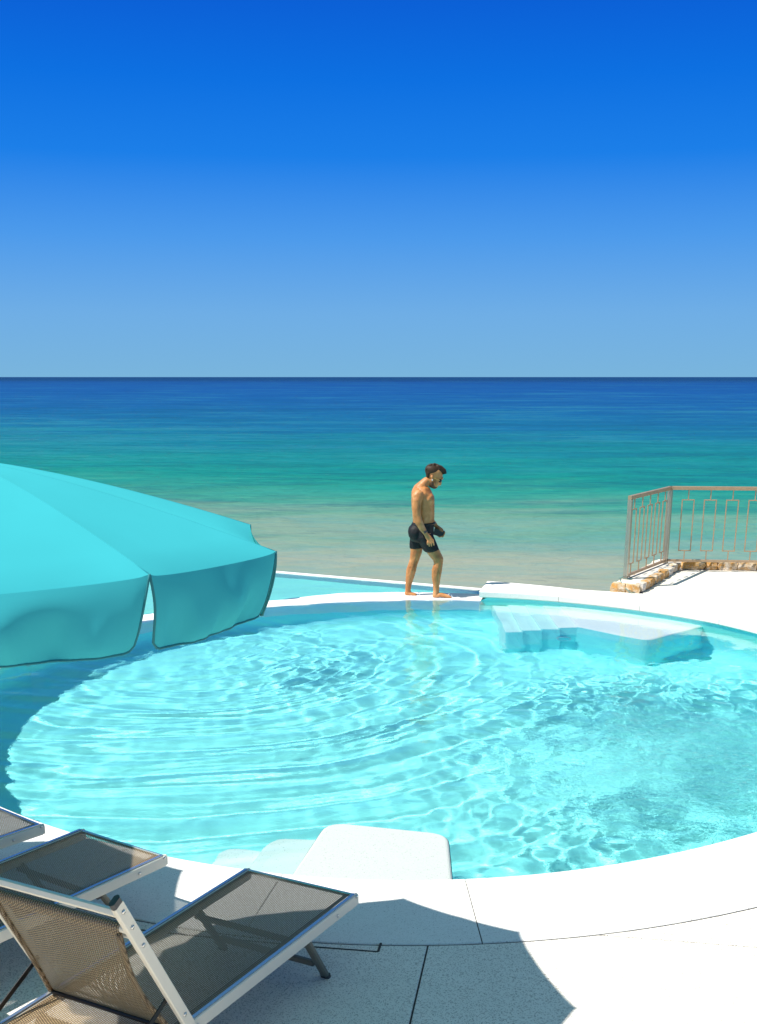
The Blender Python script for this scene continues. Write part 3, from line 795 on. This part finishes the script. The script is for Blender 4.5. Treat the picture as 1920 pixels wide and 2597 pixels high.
def make_lounger(loc, rz, label):
    t = empty('sun_lounger', (*loc, Z_DECK), rz); tag(t, label, 'sun lounger', 'mesh sun loungers along the pool')
    for x in (.014, LW-.014):
        bm = bmesh.new(); add_bar(bm, (x, 0.0, LZ-.033), (x, LL, LZ-.033), .028, .062, ch=.18); r_ = bm_link('side_rail', bm, M_alu, t)
        bm = bmesh.new(); add_bar(bm, (x, 0.012, LZ+.0012), (x, LL-.01, LZ+.0012), .017, .003, ch=.2); bm_link('rail_trim', bm, M_alub, r_)
        bm = bmesh.new(); add_bar(bm, (x, -.012, LZ-.034), (x, 0.0005, LZ-.034), .025, .058, ch=.3); bm_link('end_cap', bm, M_alu, r_)
        sgn = -1 if x < .3 else 1
        for yy, zz in ((.19, LZ-.036), (.012, LZ-.012), (1.27, LZ-.036)):
            bm = bmesh.new(); add_tube(bm, [(x+sgn*.013, yy, zz), (x+sgn*.0165, yy, zz), (x+sgn*.019, yy, zz)], [.0085, .0085, .004], 10); bm_link('bolt', bm, M_steel, r_, True)
    bm = bmesh.new(); add_bar(bm, (.027, .008, LZ-.012), (LW-.027, .008, LZ-.012), .016, .020, ch=.25); bm_link('foot_bar', bm, M_alub, t)
    bm = bmesh.new(); add_bar(bm, (.027, LL-.02, LZ-.012), (LW-.027, LL-.02, LZ-.012), .018, .020, ch=.25); bm_link('head_bar', bm, M_alub, t)
    grid_sheet('sling', lambda u, v: (.027+(LW-.054)*u, .016+(LL-.04)*v, LZ-.006-.010*4*u*(1-u)*(.4+.6*math.sin(PI*v))), 12, 24, M_mesh, t, (LW-.054, LL-.04))
    # hems along the rails
    for x0, x1 in ((.030, .052), (LW-.052, LW-.030)):
        bm = bmesh.new(); vs_ = [bm.verts.new(p) for p in ((x0, .02, LZ-.003), (x1, .02, LZ-.0045), (x1, LL-.03, LZ-.0045), (x0, LL-.03, LZ-.003))]; bm.faces.new(vs_)
        h_ = bm_link('hem', bm, M_mesh, t)
        ul = h_.data.uv_layers.new(name='UVMap')
        for lp, q in zip(ul.data, ((0, 0), (.022, 0), (.022, 1.9), (0, 1.9))): lp.uv = q
    for yb, yt in ((.26, .43), (1.62, 1.46)):
        for x in (.030, LW-.030):
            bm = bmesh.new(); add_bar(bm, (x, yb, .012), (x, yt, LZ-.055), .026, .040, (1, 0, 0), .22); l_ = bm_link('leg', bm, M_legm, t)
            bm = bmesh.new(); add_bar(bm, (x, yb-.004, 0.0), (x, yb+.001, .018), .030, .046, (1, 0, 0), .2); bm_link('rubber_foot', bm, M_cap, l_)
        f = .30; yc = yb+(yt-yb)*f; zc = .012+(LZ-.067)*f
        bm = bmesh.new(); add_bar(bm, (.062, yc, zc), (LW-.062, yc, zc), .026, .030, ch=.2); bm_link('leg_crossbar', bm, M_legm, t)
        bm = bmesh.new(); add_bar(bm, (.02, yt+.01, LZ-.075), (LW-.02, yt+.01, LZ-.075), .035, .018, ch=.2); bm_link('frame_crossbar', bm, M_cap, t)
    # raised backrest: two posts, two bars, a sling narrowed to its foot, and two stays
    br = empty('backrest', (0, 0, 0), 0, t)
    hy, hz, ty_, tz = 1.300, .265, 1.700, 1.005
    dv = Vector((0, ty_-hy, tz-hz)); Lb = dv.length; dn = dv.normalized(); nrm = Vector((0, dn.z, -dn.y))   # nrm points to the head side
    def bp(x, s, o=0.0): return Vector((x, hy, hz))+dn*s+nrm*o
    XR, XL = -.016, LW+.016
    for x in (XR, XL):
        bm = bmesh.new(); add_bar(bm, bp(x, 0), bp(x, Lb-.02), .024, .050, nrm, .18); p_ = bm_link('post', bm, M_alu, br)
        bm = bmesh.new(); add_bar(bm, bp(x, Lb-.02), bp(x, Lb+.004), .0245, .051, nrm, .35); bm_link('post_cap', bm, M_cap, p_)
        for s_ in (Lb-.055, Lb-.14, Lb-.245, .16):
            sg = -1 if x < .3 else 1
            bm = bmesh.new(); add_tube(bm, [bp(x+sg*.010, s_), bp(x+sg*.0145, s_), bp(x+sg*.0165, s_)], [.0085, .0085, .004], 10); bm_link('bolt', bm, M_steel, p_, True)
    bm = bmesh.new(); add_bar(bm, bp(XR+.012, Lb-.075), bp(XL-.012, Lb-.075), .036, .030, nrm, .4); bm_link('top_bar', bm, M_alu, br)
    bm = bmesh.new(); add_tube(bm, [bp(XR+.012, Lb-.165), bp(XL-.012, Lb-.165)], .017, 14); bm_link('sling_bar', bm, M_alu, br, True)
    bm = bmesh.new(); add_tube(bm, [bp(XR+.012, Lb-.205, .004), bp(XL-.012, Lb-.205, .004)], .008, 10); bm_link('lower_bar', bm, M_alu, br, True)
    bm = bmesh.new(); add_tube(bm, [(XR+.05, hy+.10, LZ+.012), (XL-.05, hy+.10, LZ+.012)], .012, 12); bm_link('pivot_bar', bm, M_black, br, True)
    S0 = Lb-.165
    def back_fn(u, v):
        # v 0 at the pivot bar, 1 wrapped round the sling bar
        waist = .045+.040*math.sin(PI*min(1, v/.92))**1.2*(1-.3*v)+.0*v
        x0, x1 = XR+waist, XL-waist
        x = x0+(x1-x0)*u
        if v < .90:
            q = v/.90
            p0 = Vector((x, hy+.105, LZ+.022)); p1 = bp(x, S0-.012, .022)
            p = p0.lerp(p1, q); p = p+nrm*(.038*math.sin(PI*q)*(.35+.65*4*u*(1-u)))
        else:
            a = (v-.90)/.10*PI*1.15; p = bp(x, S0)+nrm*(.0205*math.cos(a-.3))+dn*(.0205*math.sin(a-.3))
        return tuple(p)
    grid_sheet('back_sling', back_fn, 16, 44, M_mesh, br, (.54, .66))
    for u_ in (0.0, 1.0):
        bm = bmesh.new(); add_tube(bm, [Vector(back_fn(u_, v))+nrm*.003 for v in np.linspace(0, .9, 16)], .011, 8); hm = bm_link('back_hem', bm, M_mesh, br, True)
        me = hm.data; ul = me.uv_layers.new(name='UVMap')
        for pl_ in me.polygons:
            for li in pl_.loop_indices:
                cc = me.vertices[me.loops[li].vertex_index].co; ul.data[li].uv = (cc.x*1.2, cc.z+cc.y)
    for x, sg in ((XR, 1), (XL, -1)):
        bm = bmesh.new(); add_bar(bm, bp(x+sg*.018, .27), (x+sg*.018, hy+.47, LZ-.01), .005, .022, (0, 1, 0), .1); bm_link('stay', bm, M_black, br)
    return t
def copy_tree(o, parent=None):
    c = o.copy(); COL.objects.link(c)
    if parent: c.parent = parent
    for ch in list(o.children): copy_tree(ch, c)
    return c
L3 = make_lounger((-.10, 5.07), math.atan2(.474, -.880), 'nearest mesh sun lounger, with its backrest raised and a sunlit patch seen through its sling')
L2 = copy_tree(L3); L2.location = (-1.102, 5.54, Z_DECK); L2.rotation_euler = (0, 0, math.atan2(.569, -.822))
L2['label'] = 'middle mesh sun lounger with one corner of its foot end in full sun'
L1 = copy_tree(L3); L1.location = (-1.86, 5.97, Z_DECK); L1.rotation_euler = (0, 0, math.atan2(.64, -.768))
L1['label'] = 'farthest mesh sun lounger at the left edge, only its foot corner in view'

# ------------------------------------------------------------------ the bather
MX0 = .104; MZ = .000932
def mp(cx, cz, y=0.0): return Vector((MX0+cx*MZ, 15.42+y, (2072-cz)*MZ+.004))
def blob(bm, c, r, rot=None, sub=2):
    M = Matrix.Translation(Vector(c))
    if rot is not None: M = M @ rot
    M = M @ Matrix.Diagonal((*r, 1)); bmesh.ops.create_icosphere(bm, subdivisions=sub, radius=1, matrix=M)
def sweep(bm, pts, n=7, sub=2):
    """chain of overlapping ellipsoids: (point, rx, ry, rz)"""
    for (p0, *r0), (p1, *r1) in zip(pts, pts[1:]):
        for k in range(n+1):
            u = k/n; blob(bm, Vector(p0).lerp(Vector(p1), u), [a+(b-a)*u for a, b in zip(r0, r1)], None, sub)
def remesh(bm, name, mat, parent, voxel=.008, smooth=4, fat=0.0):
    me = bpy.data.meshes.new('raw'); bm.to_mesh(me); bm.free()
    ob = bpy.data.objects.new('raw', me); COL.objects.link(ob)
    md = ob.modifiers.new('r', 'REMESH'); md.mode = 'VOXEL'; md.voxel_size = voxel; md.use_smooth_shade = True
    m2 = ob.modifiers.new('s', 'SMOOTH'); m2.factor = .5; m2.iterations = smooth
    dg = bpy.context.evaluated_depsgraph_get(); new = bpy.data.meshes.new_from_object(ob.evaluated_get(dg)); new.name = name
    bpy.data.objects.remove(ob); bpy.data.meshes.remove(me)
    if fat:
        n = len(new.vertices); co = np.empty(n*3, np.float32); no = np.empty(n*3, np.float32)
        new.vertices.foreach_get('co', co); new.vertex_normals.foreach_get('vector', no)
        new.vertices.foreach_set('co', co+no*fat); new.update()
    return link(name, new, mat, parent, True)
def skin_mat():
    b = new_mat('tanned_skin'); g = b.P()
    n = b.N('ShaderNodeTexNoise', {'Vector': g, 'Scale': 7.0, 'Detail': 5.0})
    n2 = b.N('ShaderNodeTexNoise', {'Vector': g, 'Scale': 13.0, 'Detail': 3.0})
    c = b.ramp(n.outputs[0], [(.3, (.34, .125, .038)), (.5, (.50, .205, .065)), (.7, (.62, .30, .12))])
    pr = b.N('ShaderNodeBsdfPrincipled', {'Roughness': .48, 'Specular IOR Level': .4, 'Subsurface Weight': .12, 'Subsurface Radius': (.02, .008, .004), 'Subsurface Scale': .5}); b.L(c, pr.inputs['Base Color'])
    bp_ = b.N('ShaderNodeBump', {'Height': n2.outputs[0], 'Strength': .8, 'Distance': .018}); b.L(bp_.outputs[0], pr.inputs['Normal'])
    b.L(pr.outputs[0], b.out.inputs[0]); return b.m
M_skin = skin_mat()
M_hair = simple('dark_brown_hair', (.035, .017, .007), .6, 0, .3, 1.0, 45, .5)
M_short = simple('black_swim_shorts', (.009, .009, .010), .65, 0, .3, .4, 50)
man = empty('person', (.55, 15.42, .004)); tag(man, 'shirtless man in black swim shorts and sunglasses walking head bowed along the pool ledge', 'person')
bm = bmesh.new(); s_ = MZ
# torso: (centre, half depth x, half width y, half height z)
def T(cx, cz, rx, ry, rz, y=0): return (mp(cx, cz, y), rx*s_, ry, rz*s_)
sweep(bm, [T(505, 1180, 150, .150, 90), T(520, 1090, 145, .150, 80), T(528, 1000, 152, .152, 80), T(525, 900, 158, .160, 80), T(518, 800, 164, .172, 80), T(514, 700, 166, .184, 80), T(505, 620, 145, .178, 75), T(505, 560, 112, .140, 60)], 5)
blob(bm, mp(410, 1160, .07), (.082, .085, .095)); blob(bm, mp(410, 1160, -.07), (.082, .085, .095))       # buttocks
blob(bm, mp(580, 690, -.060), (.088, .110, .10)); blob(bm, mp(580, 690, .060), (.088, .110, .10))         # chest
blob(bm, mp(590, 950, 0), (.075, .120, .10))                                                              # belly
blob(bm, mp(430, 640, -.10), (.070, .08, .10)); blob(bm, mp(430, 640, .10), (.070, .08, .10))               # shoulder blades
# trapezius and neck
sweep(bm, [T(440, 590, 85, .12, 60), T(470, 530, 85, .095, 55), T(520, 480, 74, .070, 50), T(575, 430, 68, .060, 45)], 5)
# head, bowed: skull, face, jaw
hr = Matrix.Rotation(math.radians(38), 4, 'Y')
HC = mp(672, 330)
blob(bm, HC, (.108, .078, .098), Matrix.Rotation(math.radians(20), 4, 'Y'), 3)
sweep(bm, [(mp(720, 385), .060, .064, .055), (mp(700, 455), .050, .056, .045), (mp(665, 505), .040, .046, .032)], 5)
sweep(bm, [(mp(625, 430), .045, .060, .045), (mp(640, 495), .040, .052, .030)], 4)
blob(bm, mp(668, 522), (.025, .028, .018))                        # chin
sweep(bm, [(mp(762, 440), .012, .012, .014), (mp(752, 485), .014, .016, .012)], 4)     # nose
blob(bm, mp(712, 505), (.012, .022, .008)); blob(bm, mp(702, 522), (.011, .020, .007))  # lips
blob(bm, mp(775, 400), (.018, .055, .014))                        # brow
for sy in (-1, 1):
    sweep(bm, [(mp(632, 375, sy*.078), .014, .010, .014), (mp(640, 400, sy*.082), .012, .008, .016), (mp(636, 428, sy*.077), .009, .007, .012)], 4)
# near arm
def A(cx, cz, y, r, f=1.0): return (mp(cx, cz, y), r*f, r, r)
sweep(bm, [A(445, 610, -.175, .062), A(425, 690, -.205, .058), A(420, 790, -.220, .052), A(425, 890, -.228, .047), A(455, 985, -.235, .047), A(495, 1060, -.238, .038), A(540, 1125, -.238, .027)], 6)
blob(bm, mp(430, 640, -.19), (.066, .055, .072))
PALM = [(mp(548, 1140, -.238), .026, .018, .022), (mp(585, 1190, -.238), .036, .016, .030), (mp(615, 1230, -.238), .040, .014, .026)]
sweep(bm, PALM, 5)
for k, (fx, ex, ez, dy) in enumerate(((582, 578, 1292, -.002), (604, 603, 1312, .000), (630, 634, 1312, .002), (655, 668, 1300, .004))):
    sweep(bm, [(mp(fx, 1235, -.240+dy), .0105, .0100, .0105), (mp((fx+ex)/2-2, (1235+ez)/2, -.250+dy), .0095, .009, .0095), (mp(ex, ez, -.246+dy), .0075, .0075, .0075)], 5, 1)
sweep(bm, [(mp(575, 1180, -.215), .014, .012, .014), (mp(610, 1215, -.195), .011, .010, .011), (mp(648, 1248, -.190), .009, .008, .009)], 5, 1)
# far arm, forearm brought forward with the box
sweep(bm, [A(470, 620, .175, .060), A(470, 720, .205, .055), A(490, 820, .215, .050), A(530, 910, .205, .046), A(600, 975, .180, .044), A(660, 1030, .150, .036), A(700, 1065, .125, .026)], 6)
sweep(bm, [(mp(708, 1078, .118), .026, .020, .018), (mp(750, 1110, .100), .034, .028, .016), (mp(785, 1132, .090), .028, .028, .014)], 5)
for k, dy in enumerate((-.024, -.008, .008, .024)):
    e = (752-12*k+18, 1222-6*abs(k-1))
    sweep(bm, [(mp(790, 1138, .085+dy), .010, .009, .010), (mp(832, 1170, .080+dy), .009, .008, .010), (mp(815, 1215, .078+dy), .008, .008, .008), (mp(e[0], e[1]+8, .078+dy), .008, .008, .007)], 4, 1)
sweep(bm, [(mp(740, 1100, .070), .012, .012, .011), (mp(775, 1132, .055), .010, .010, .009), (mp(805, 1146, .055), .008, .008, .008)], 4, 1)
# rear leg (far) and front leg (near)
sweep(bm, [(mp(465, 1200, .085), .098, .092, .08), (mp(440, 1330, .088), .088, .080, .07), (mp(430, 1450, .088), .076, .066, .06), (mp(405, 1560, .085), .060, .055, .055), (mp(385, 1620, .082), .058, .053, .05), (mp(360, 1710, .080), .064, .054, .06), (mp(343, 1800, .078), .054, .047, .06), (mp(325, 1900, .076), .039, .036, .05), (mp(316, 1985, .075), .034, .033, .04), (mp(318, 2035, .075), .036, .032, .030)], 5)
sweep(bm, [(mp(300, 2045, .075), .028, .030, .024), (mp(350, 2050, .070), .040, .036, .020), (mp(405, 2058, .065), .030, .042, .014)], 5)
sweep(bm, [(mp(545, 1200, -.085), .100, .094, .08), (mp(610, 1320, -.095), .092, .084, .07), (mp(680, 1430, -.100), .080, .070, .06), (mp(738, 1520, -.100), .066, .060, .055), (mp(742, 1590, -.100), .056, .054, .05), (mp(722, 1680, -.100), .066, .055, .06), (mp(714, 1770, -.100), .058, .049, .06), (mp(716, 1880, -.100), .042, .038, .05), (mp(716, 1975, -.100), .036, .034, .04), (mp(712, 2030, -.100), .038, .033, .032)], 5)
sweep(bm, [(mp(700, 2048, -.10), .032, .031, .024), (mp(775, 2030, -.105), .045, .038, .026), (mp(850, 2046, -.11), .045, .044, .018), (mp(895, 2056, -.115), .022, .044, .012)], 5)
for k in range(5):
    sweep(bm, [(mp(895, 2056, -.150+.019*k), .012, .0095, .010), (mp(922-5*k+(6 if k else 0), 2062, -.153+.019*k), .010, .009, .008)], 3, 1)
    sweep(bm, [(mp(405, 2060, .035+.018*k), .011, .0095, .009), (mp(430+2*k, 2064, .034+.018*k), .010, .009, .008)], 3, 1)
def rebase(o):
    o.data.transform(Matrix.Translation(-man.location)); return o
body = rebase(remesh(bm, 'body', M_skin, man, .0065, 5, .0055))
# swim shorts
bm = bmesh.new()
sweep(bm, [T(520, 1025, 160, .163, 22), T(512, 1090, 164, .166, 60), T(500, 1170, 172, .172, 70), T(500, 1235, 168, .175, 60)], 6)
blob(bm, mp(415, 1150, .07), (.096, .10, .105)); blob(bm, mp(415, 1150, -.07), (.096, .10, .105))
sweep(bm, [(mp(465, 1210, .088), .112, .100, .07), (mp(440, 1320, .090), .098, .090, .06), (mp(432, 1378, .090), .090, .080, .03)], 6)
sweep(bm, [(mp(548, 1210, -.088), .112, .104, .07), (mp(600, 1310, -.097), .104, .098, .07), (mp(635, 1380, -.100), .102, .088, .045)], 6)
sh = remesh(bm, 'swim_shorts', M_short, man, .008, 3, .007)
bm = bmesh.new(); bm.from_mesh(sh.data)      # trim the hems and the waist flat
for co, no in ((mp(500, 1022), Vector((.10, 0, 1))),):
    bmesh.ops.bisect_plane(bm, geom=bm.verts[:]+bm.edges[:]+bm.faces[:], plane_co=co, plane_no=no, clear_outer=True)
bm.to_mesh(sh.data); bm.free(); rebase(sh)
bm = bmesh.new(); pts = []
for a in np.linspace(0, 2*PI, 28, endpoint=False): pts.append(mp(522+158*math.cos(a), 1030-14*math.cos(a), .162*math.sin(a)))
add_tube(bm, pts, .011, 8, True); rebase(bm_link('waistband', bm, M_short, sh, True))
# hair: cap swept up into a quiff
bm = bmesh.new()
blob(bm, mp(655, 300), (.112, .084, .092), Matrix.Rotation(math.radians(22), 4, 'Y'), 3)
sweep(bm, [(mp(600, 320), .050, .076, .060), (mp(585, 370), .030, .060, .030)], 4)
sweep(bm, [(mp(740, 270), .056, .066, .050), (mp(790, 300), .046, .055, .042), (mp(815, 335), .030, .045, .030)], 5)
Rh = random.Random(4)
for k in range(70):
    a = Rh.uniform(0, PI); b_ = Rh.uniform(-1, 1)
    c = mp(660+95*math.cos(a), 285-78*math.sin(a), b_*.05); blob(bm, c, (Rh.uniform(.012, .024), .014, Rh.uniform(.010, .018)), None, 1)
hair = remesh(bm, 'hair', M_hair, man, .007, 1)
bm = bmesh.new(); bm.from_mesh(hair.data)
# hairline: cut away below a line from the nape over the ear to the forehead
pl_no = Vector((.45, 0, -1)).normalized()
geom = bm.verts[:]+bm.edges[:]+bm.faces[:]
bmesh.ops.bisect_plane(bm, geom=geom, plane_co=mp(640, 378), plane_no=Vector((.22, 0, -1)).normalized(), clear_outer=True)
bm.to_mesh(hair.data); bm.free(); rebase(hair)
# stubble on jaw, sunglasses, ear bud, watches
bm = bmesh.new()
sweep(bm, [(mp(632, 455), .030, .070, .034), (mp(645, 500), .047, .060, .028), (mp(675, 520), .040, .044, .024)], 5)
rebase(remesh(bm, 'beard', simple('stubble', (.12, .050, .022), .8), man, .007, 3, .002))
sg_ = empty('sunglasses', (0, 0, 0), 0, man)
for sy in (-1, 1):
    bm = bmesh.new(); blob(bm, mp(752, 432, sy*.040), (.024, .034, .024), Matrix.Rotation(math.radians(25), 4, 'Y')); rebase(bm_link('lens', bm, simple('dark_lens', (.01, .01, .012), .08), sg_, True))
    bm = bmesh.new(); add_bar(bm, mp(635, 380, sy*.080), mp(745, 425, sy*.068), .004, .010, ch=.2); rebase(bm_link('temple', bm, simple('temple_tan', (.55, .30, .08) if sy < 0 else (.02, .02, .02), .4), sg_))
bm = bmesh.new(); blob(bm, mp(640, 415, -.088), (.008, .007, .013)); rebase(bm_link('ear_bud', bm, simple('white_plastic', (.8, .8, .8), .3), man, True))
def band(name, c, d, r, w, mat, box=None):
    bm = bmesh.new(); x, y, z = basis(d); S = 20; rings = []
    for rr_, h in ((r*.9, -w/2), (r+.003, -w/2), (r+.003, w/2), (r*.9, w/2)):
        rings.append([bm.verts.new(c+z*h+(x*math.cos(2*PI*k/S)+y*math.sin(2*PI*k/S))*rr_) for k in range(S)])
    for A_, B_ in zip(rings, rings[1:]):
        for k in range(S): bm.faces.new((A_[k], A_[(k+1) % S], B_[(k+1) % S], B_[k]))
    o = rebase(bm_link(name, bm, mat, man, True))
    if box:
        bm = bmesh.new(); add_bar(bm, c+box-z*.016, c+box+z*.016, .030, .010, box, .25); rebase(bm_link('watch_face', bm, mat, o))
    return o
M_watch = simple('watch_dark', (.06, .045, .04), .35)
band('watch', mp(538, 1118, -.238), mp(560, 1150, -.238)-mp(520, 1085, -.238), .029, .026, M_watch, Vector((0, -.030, .004)))
band('bracelet', mp(690, 1058, .130), mp(720, 1085, .112)-mp(670, 1040, .145), .030, .022, simple('bracelet_grey', (.2, .2, .2), .4, .6))
# the black box he carries
bm = bmesh.new(); pc = mp(752, 1170, .080); ax_ = Vector((.96, -.05, -.28)).normalized()
add_bar(bm, pc-ax_*.070, pc+ax_*.070, .058, .088, (.28, 0, .96), .10)
hb = bm_link('body', bm, simple('black_plastic', (.008, .008, .009), .3), None)
pb = empty('camera_box', pc); tag(pb, 'small black box with a white-knotted strap in the walking man\'s far hand', 'box')
hb.data.transform(Matrix.Translation(-pc)); hb.parent = pb; hb.name = 'case'
bm = bmesh.new(); add_tube(bm, [mp(*q, .060)-pc for q in ((690, 1140), (672, 1100), (650, 1075), (640, 1110), (655, 1150), (672, 1175), (690, 1180))], .006, 6)
bm_link('strap', bm, simple('strap_pale', (.45, .45, .42), .6), pb, True)
# splash round the feet
bm = bmesh.new(); Rs = random.Random(8)
for (fx, fy, n) in ((.50, 15.49, 16), (.93, 15.31, 40)):
    for k in range(n):
        a = Rs.uniform(0, 2*PI); r = abs(Rs.gauss(0, .07)); blob(bm, (fx+r*math.cos(a)*1.3, fy+r*math.sin(a)*.6, .008+abs(Rs.gauss(0, .016))), (Rs.uniform(.003, .008),)*3, None, 1)
tag(bm_link('splash', bm, simple('water_drops', (.9, .95, .97), .1), None, True), kind='stuff')
